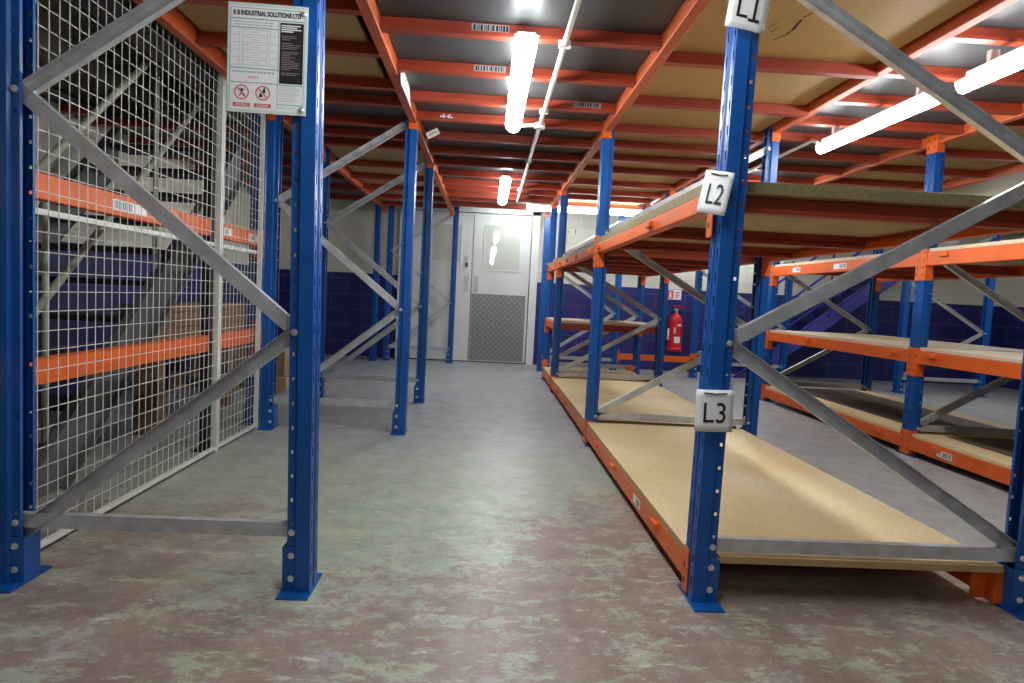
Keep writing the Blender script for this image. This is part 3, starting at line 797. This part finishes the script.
# load notice
o, w, h = plane_frame('load_notice', 'white load notice board fixed to the nearest left post', 'sign', (-.783, YP-.005, 1.757), (-.556, YP, 1.757), (-.777, YP-.005, 1.447))
bevel(MB().box(0, w, 0, h, -.003, 0).build('board', M['sign_mint'], o), .0006, 1)
def pr(x0, x1, y0, y1, mat, nm, z=.0004): return MB().box(x0*w, x1*w, y0*h, y1*h, 0, z).build(nm, mat, o)
pr(.03, .97, .03, .97, M['paper'], 'printed_face', .0003)
g = MB()
def ln(x0, x1, y0, y1): g.box(x0*w, x1*w, y0*h, y1*h, .0003, .0007)
e = .006
for y in (.855, .775, .405, .275): ln(.04, .64, y-e*.6, y+e*.6)
ln(.64, .96, .855-e*.6, .855+e*.6); ln(.64, .96, .27-e*.6, .27+e*.6); ln(.64, .96, .09-e*.5, .09+e*.5)
ln(.04-e, .04, .05, .95); ln(.96, .96+e, .05, .95); ln(.64-e, .64, .05, .855); ln(.04, .96, .95, .95+e*.8)
g.build('ruled_lines', M['sign_green'], o)
MB().box(.655*w, .95*w, .285*h, .84*h, .0003, .0007).build('black_panel', M['ink'], o)
wl = MB(); random.seed(3)
for k, y in enumerate((.815, .797, .779, .761)):
    wl.box(.67*w, (.67+(.24, .20, .25, .15)[k])*w, (y-.005)*h, (y+.006)*h, .0007, .001)
wl.build('panel_heading', M['paper'], o)
wl = MB(); y = .72
while y > .36:
    if random.random() > .18: wl.box(.68*w, (.68+random.uniform(.1, .24))*w, (y-.0025)*h, (y+.0025)*h, .0007, .001)
    y -= .016
wl.build('panel_print', painted('dull_print', (.36, .27, .27), .6, 0, .05), o)
l = link('lettering', text_mesh('R B INDUSTRIAL SOLUTIONS LTD', .0165, M['ink'], .0003, .80, .0005), o, (w*.49, h*.905, .0006))
# widen strokes and fit the heading to the board
xs = [v.co.x for v in l.data.vertices]; k = w*.84/(max(xs)-min(xs))
for v in l.data.vertices: v.co.x *= k; v.co.y *= 1.12
tb = MB()
for k in range(5):
    ya = .755-k*.068
    for yy in (ya, ya-.045): tb.box(.19*w, .50*w, (yy-.0015)*h, (yy+.0015)*h, .0003, .0006)
    for xx in (.15, .19, .50, .53): tb.box((xx-.002)*w, (xx+.002)*w, (ya-.055)*h, (ya+.008)*h, .0003, .0006)
    tb.box(.06*w, .15*w, (ya-.051)*h, (ya-.048)*h, .0003, .0006); tb.box(.53*w, .62*w, (ya-.051)*h, (ya-.048)*h, .0003, .0006)
tb.build('beam_diagram', M['sign_grey'], o)
tb = MB()
for k in range(5): tb.box(.30*w, .40*w, (.731-k*.068)*h, (.736-k*.068)*h, .0003, .0006)
tb.box(.27*w, .40*w, .318*h, .335*h, .0003, .0006)
tb.build('red_print', M['sign_pink'], o)
tb = MB(); x = .07
while x < .60:
    q = random.uniform(.012, .03); tb.box(x*w, (x+q)*w, .365*h, .380*h, .0003, .0006); x += q+.012
for y in (.825, .80):
    x = .08
    while x < .55:
        q = random.uniform(.015, .05); tb.box(x*w, (x+q)*w, (y-.004)*h, (y+.004)*h, .0003, .0006); x += q+.014
for y in (.25, .235, .22, .20, .185, .17, .15, .135, .12, .06):
    tb.box(.66*w, random.uniform(.85, .93)*w, (y-.002)*h, (y+.002)*h, .0003, .0006)
tb.build('grey_print', M['sign_grey'], o)
def ring(cx, cy, r0, r1, n=28):
    vs = []; fs = []
    for k in range(n):
        c, s = math.cos(2*PI*k/n), math.sin(2*PI*k/n)
        vs += [(cx+r0*c, cy+r0*s, .0003), (cx+r1*c, cy+r1*s, .0003), (cx+r0*c, cy+r0*s, .0009), (cx+r1*c, cy+r1*s, .0009)]
    for k in range(n):
        a, b = 4*k, 4*((k+1) % n)
        fs += [(a+2, a+3, b+3, b+2), (a+1, b+1, b+3, a+3), (a, a+2, b+2, b)]
    return vs, fs
for cx, kind in ((.19, 'climb'), (.455, 'load')):
    X, Y = cx*w, .185*h; R = .068*h
    m = MB(); m.add(*ring(X, Y, R*.84, R)); d = R*.62
    m.sweep([(-.07*R, 0), (.07*R, 0), (.07*R, .0006), (-.07*R, .0006)], (X-d, Y+d, .0007), (X+d, Y-d, .0007), (.707, .707, 0), (0, 0, 1))
    m.build('prohibition_ring', M['sign_red'], o)
    p = MB()
    if kind == 'climb':
        p.prism([(X+R*.13*math.cos(a*PI/5), Y+R*.42+R*.13*math.sin(a*PI/5)) for a in range(10)], 'z', .0003, .0007)
        p.prism([(X-.13*R, Y+.25*R), (X+.13*R, Y+.25*R), (X+.10*R, Y-.15*R), (X-.10*R, Y-.15*R)], 'z', .0003, .0007)
        for (a, b) in (((-.1, .22), (-.42, .45)), ((.1, .22), (.42, .45)), ((-.06, -.12), (-.30, -.52)), ((.06, -.12), (.32, -.52))):
            A = Vector((X+a[0]*R, Y+a[1]*R, .0003)); B = Vector((X+b[0]*R, Y+b[1]*R, .0003)); n_ = (B-A).normalized().cross(Vector((0, 0, 1)))
            p.sweep([(-.055*R, 0), (.055*R, 0), (.055*R, .0004), (-.055*R, .0004)], A, B, n_, (0, 0, 1))
    else:
        for (a, b, s) in ((.18, .30, .26), (-.26, -.28, .26)):
            p.prism([(X+(a-s)*R, Y+(b-s)*R), (X+(a+s)*R, Y+(b-s)*R), (X+(a+s*.4)*R, Y+(b+s)*R), (X+(a-s*.4)*R, Y+(b+s)*R)], 'z', .0003, .0007)
        p.prism([(X+(.24+.11*math.cos(t_*PI/5))*R, Y+(.62+.11*math.sin(t_*PI/5))*R) for t_ in range(10)], 'z', .0003, .0007)
    p.build('pictogram', M['ink'], o)
    c = MB().box(X-R*1.15, X+R*1.15, .052*h, .088*h, .0003, .0007).build('red_caption', M['sign_red'], o)
    q = MB()
    for y in (.075, .063): q.box(X-R*.8, X+R*.8, (y-.0025)*h, (y+.0025)*h, .0007, .0009)
    q.build('caption_print', M['sign_mint'], c)
for y in (.93, .05):
    MB().lathe([(.0085, 0), (.0085, .003), (.004, .005)], 12, (.945*w, y*h, 0)).build('screw', M['zinc'], o)

# paper and tag on the left mezzanine beam
o, w, h = plane_frame('beam_label', 'long white paper with L2 lettering on the left overhead beam', 'sign', (-.498, 3.415, 2.125), (-.498, 3.83, 2.125), (-.485, 3.415, 1.995))
sheet(o, w, h, .003); q = link('lettering', text_mesh('L2', .10, M['ink'], .0003, 1.2), o, (w*.5, h*.5, .0036))
t = thing('beam_tag', 'small white tag sticking out beyond the second left post', 'tag', (-.425, 4.60, 2.046))
g = MB().box(-.045, .045, -.002, .002, -.022, .022).build('tag_card', M['paper'], t); g.rotation_euler = (0, -.5, 0)
g2 = MB().box(-.03, .03, -.0025, -.002, -.006, .006).build('tag_print', M['sign_grey'], t); g2.rotation_euler = (0, -.5, 0)

# ------------------------------------------------------------------ fire extinguisher and its sign
t = thing('fire_extinguisher', 'red fire extinguisher hung on the blue end wall', 'extinguisher', (2.715, BW-.115, .30))
MB().lathe([(.088, 0), (.098, .012), (.098, .05), (.096, .06), (.096, .43), (.088, .475), (.062, .51), (.030, .528), (.026, .545)], 32).build('cylinder', M['red'], t, smooth=True)
MB().lathe([(.102, 0.0), (.103, .03), (.099, .05)], 32).build('base_skirt', M['red'], t, smooth=True)
v = MB().lathe([(.022, .545), (.022, .575), (.030, .58), (.030, .60), (.012, .61)], 16).build('valve', M['steel'], t)
MB().box(-.02, .125, -.012, .012, .615, .627).build('carry_handle', M['red'], t)
lv = MB().box(-.015, .135, -.010, .010, .640, .650).build('squeeze_lever', M['red'], t); lv.rotation_euler = (0, -.06, 0)
MB().lathe([(.014, 0), (.014, .008)], 12, (-.028, -.02, .585)).build('gauge', M['paper'], t)
MB().tube([(-.02, 0, .58), (-.07, -.02, .57), (-.112, -.04, .50), (-.118, -.045, .36), (-.114, -.05, .20)], .011, 8).build('hose', M['black'], t, smooth=True)
MB().tube([(-.114, -.05, .32), (-.112, -.052, .16)], [.012, .018], 10).build('nozzle', M['paper'], t, smooth=True)
def wrap(z0, z1, a0, a1, mat, nm, r=.0975):
    mb = MB(); n = 10; vs = []; fs = []
    for k in range(n+1):
        a = a0+(a1-a0)*k/n
        for z in (z0, z1): vs.append((r*math.cos(a), r*math.sin(a), z))
    for k in range(n): fs.append((2*k, 2*k+2, 2*k+3, 2*k+1))
    return mb.add(vs, fs).build(nm, mat, t)
wrap(.12, .21, -PI*.62, -PI*.32, M['paper'], 'white_label')
wrap(.36, .39, -PI*.50, -PI*.30, M['paper'], 'title_label')
wrap(.25, .34, -PI*.66, -PI*.56, M['sign_pink'], 'instruction_label')
MB().box(-.03, .03, .085, .115, .35, .50).build('wall_bracket', M['black'], t)
t = thing('fire_sign', 'small white and red fire sign on the wall above the extinguisher', 'sign', (2.695, BW-.003, 1.105))
MB().box(-.105, .105, -.003, .0, -.07, .07).build('sign_board', M['paper'], t)
MB().box(-.095, -.01, -.004, -.003, -.06, .06).build('red_panel', M['sign_red'], t)
MB().box(-.065, -.04, -.005, -.004, -.045, .035).build('extinguisher_symbol', M['paper'], t)
q = MB()
for k, z in enumerate((.035, .012, -.012, -.035)): q.box(.01, (.09, .075, .085, .06)[k], -.004, -.003, z-.006, z+.006)
q.build('red_print', M['sign_red'], t)

# ------------------------------------------------------------------ camera, world, view
cam = bpy.data.cameras.new('camera'); co = bpy.data.objects.new('camera', cam); C.objects.link(co)
cam.sensor_fit = 'HORIZONTAL'; cam.sensor_width = 36; cam.lens = 652.6/1024*36; cam.clip_start = .05
R = Matrix(((0.9979606333812416, -0.048260462433685335, -0.04177920519825587), (-0.03836117597587191, 0.06970143227743544, -0.9968300409378833), (0.05101954918518304, 0.9963998384705613, 0.06770795741107363)))
m = R.to_4x4(); m.translation = (0, 0, .95); co.matrix_world = m
SC.camera = co
wd = bpy.data.worlds.new('world'); SC.world = wd; wd.use_nodes = True
wd.node_tree.nodes['Background'].inputs[0].default_value = (.8, .9, 1, 1); wd.node_tree.nodes['Background'].inputs[1].default_value = .15
SC.view_settings.view_transform = 'Standard'; SC.view_settings.look = 'None'
SC.view_settings.gamma = 1; SC.view_settings.use_curve_mapping = False
SC.view_settings.exposure = 1.32
SC.cycles.max_bounces = 8; SC.cycles.diffuse_bounces = 5
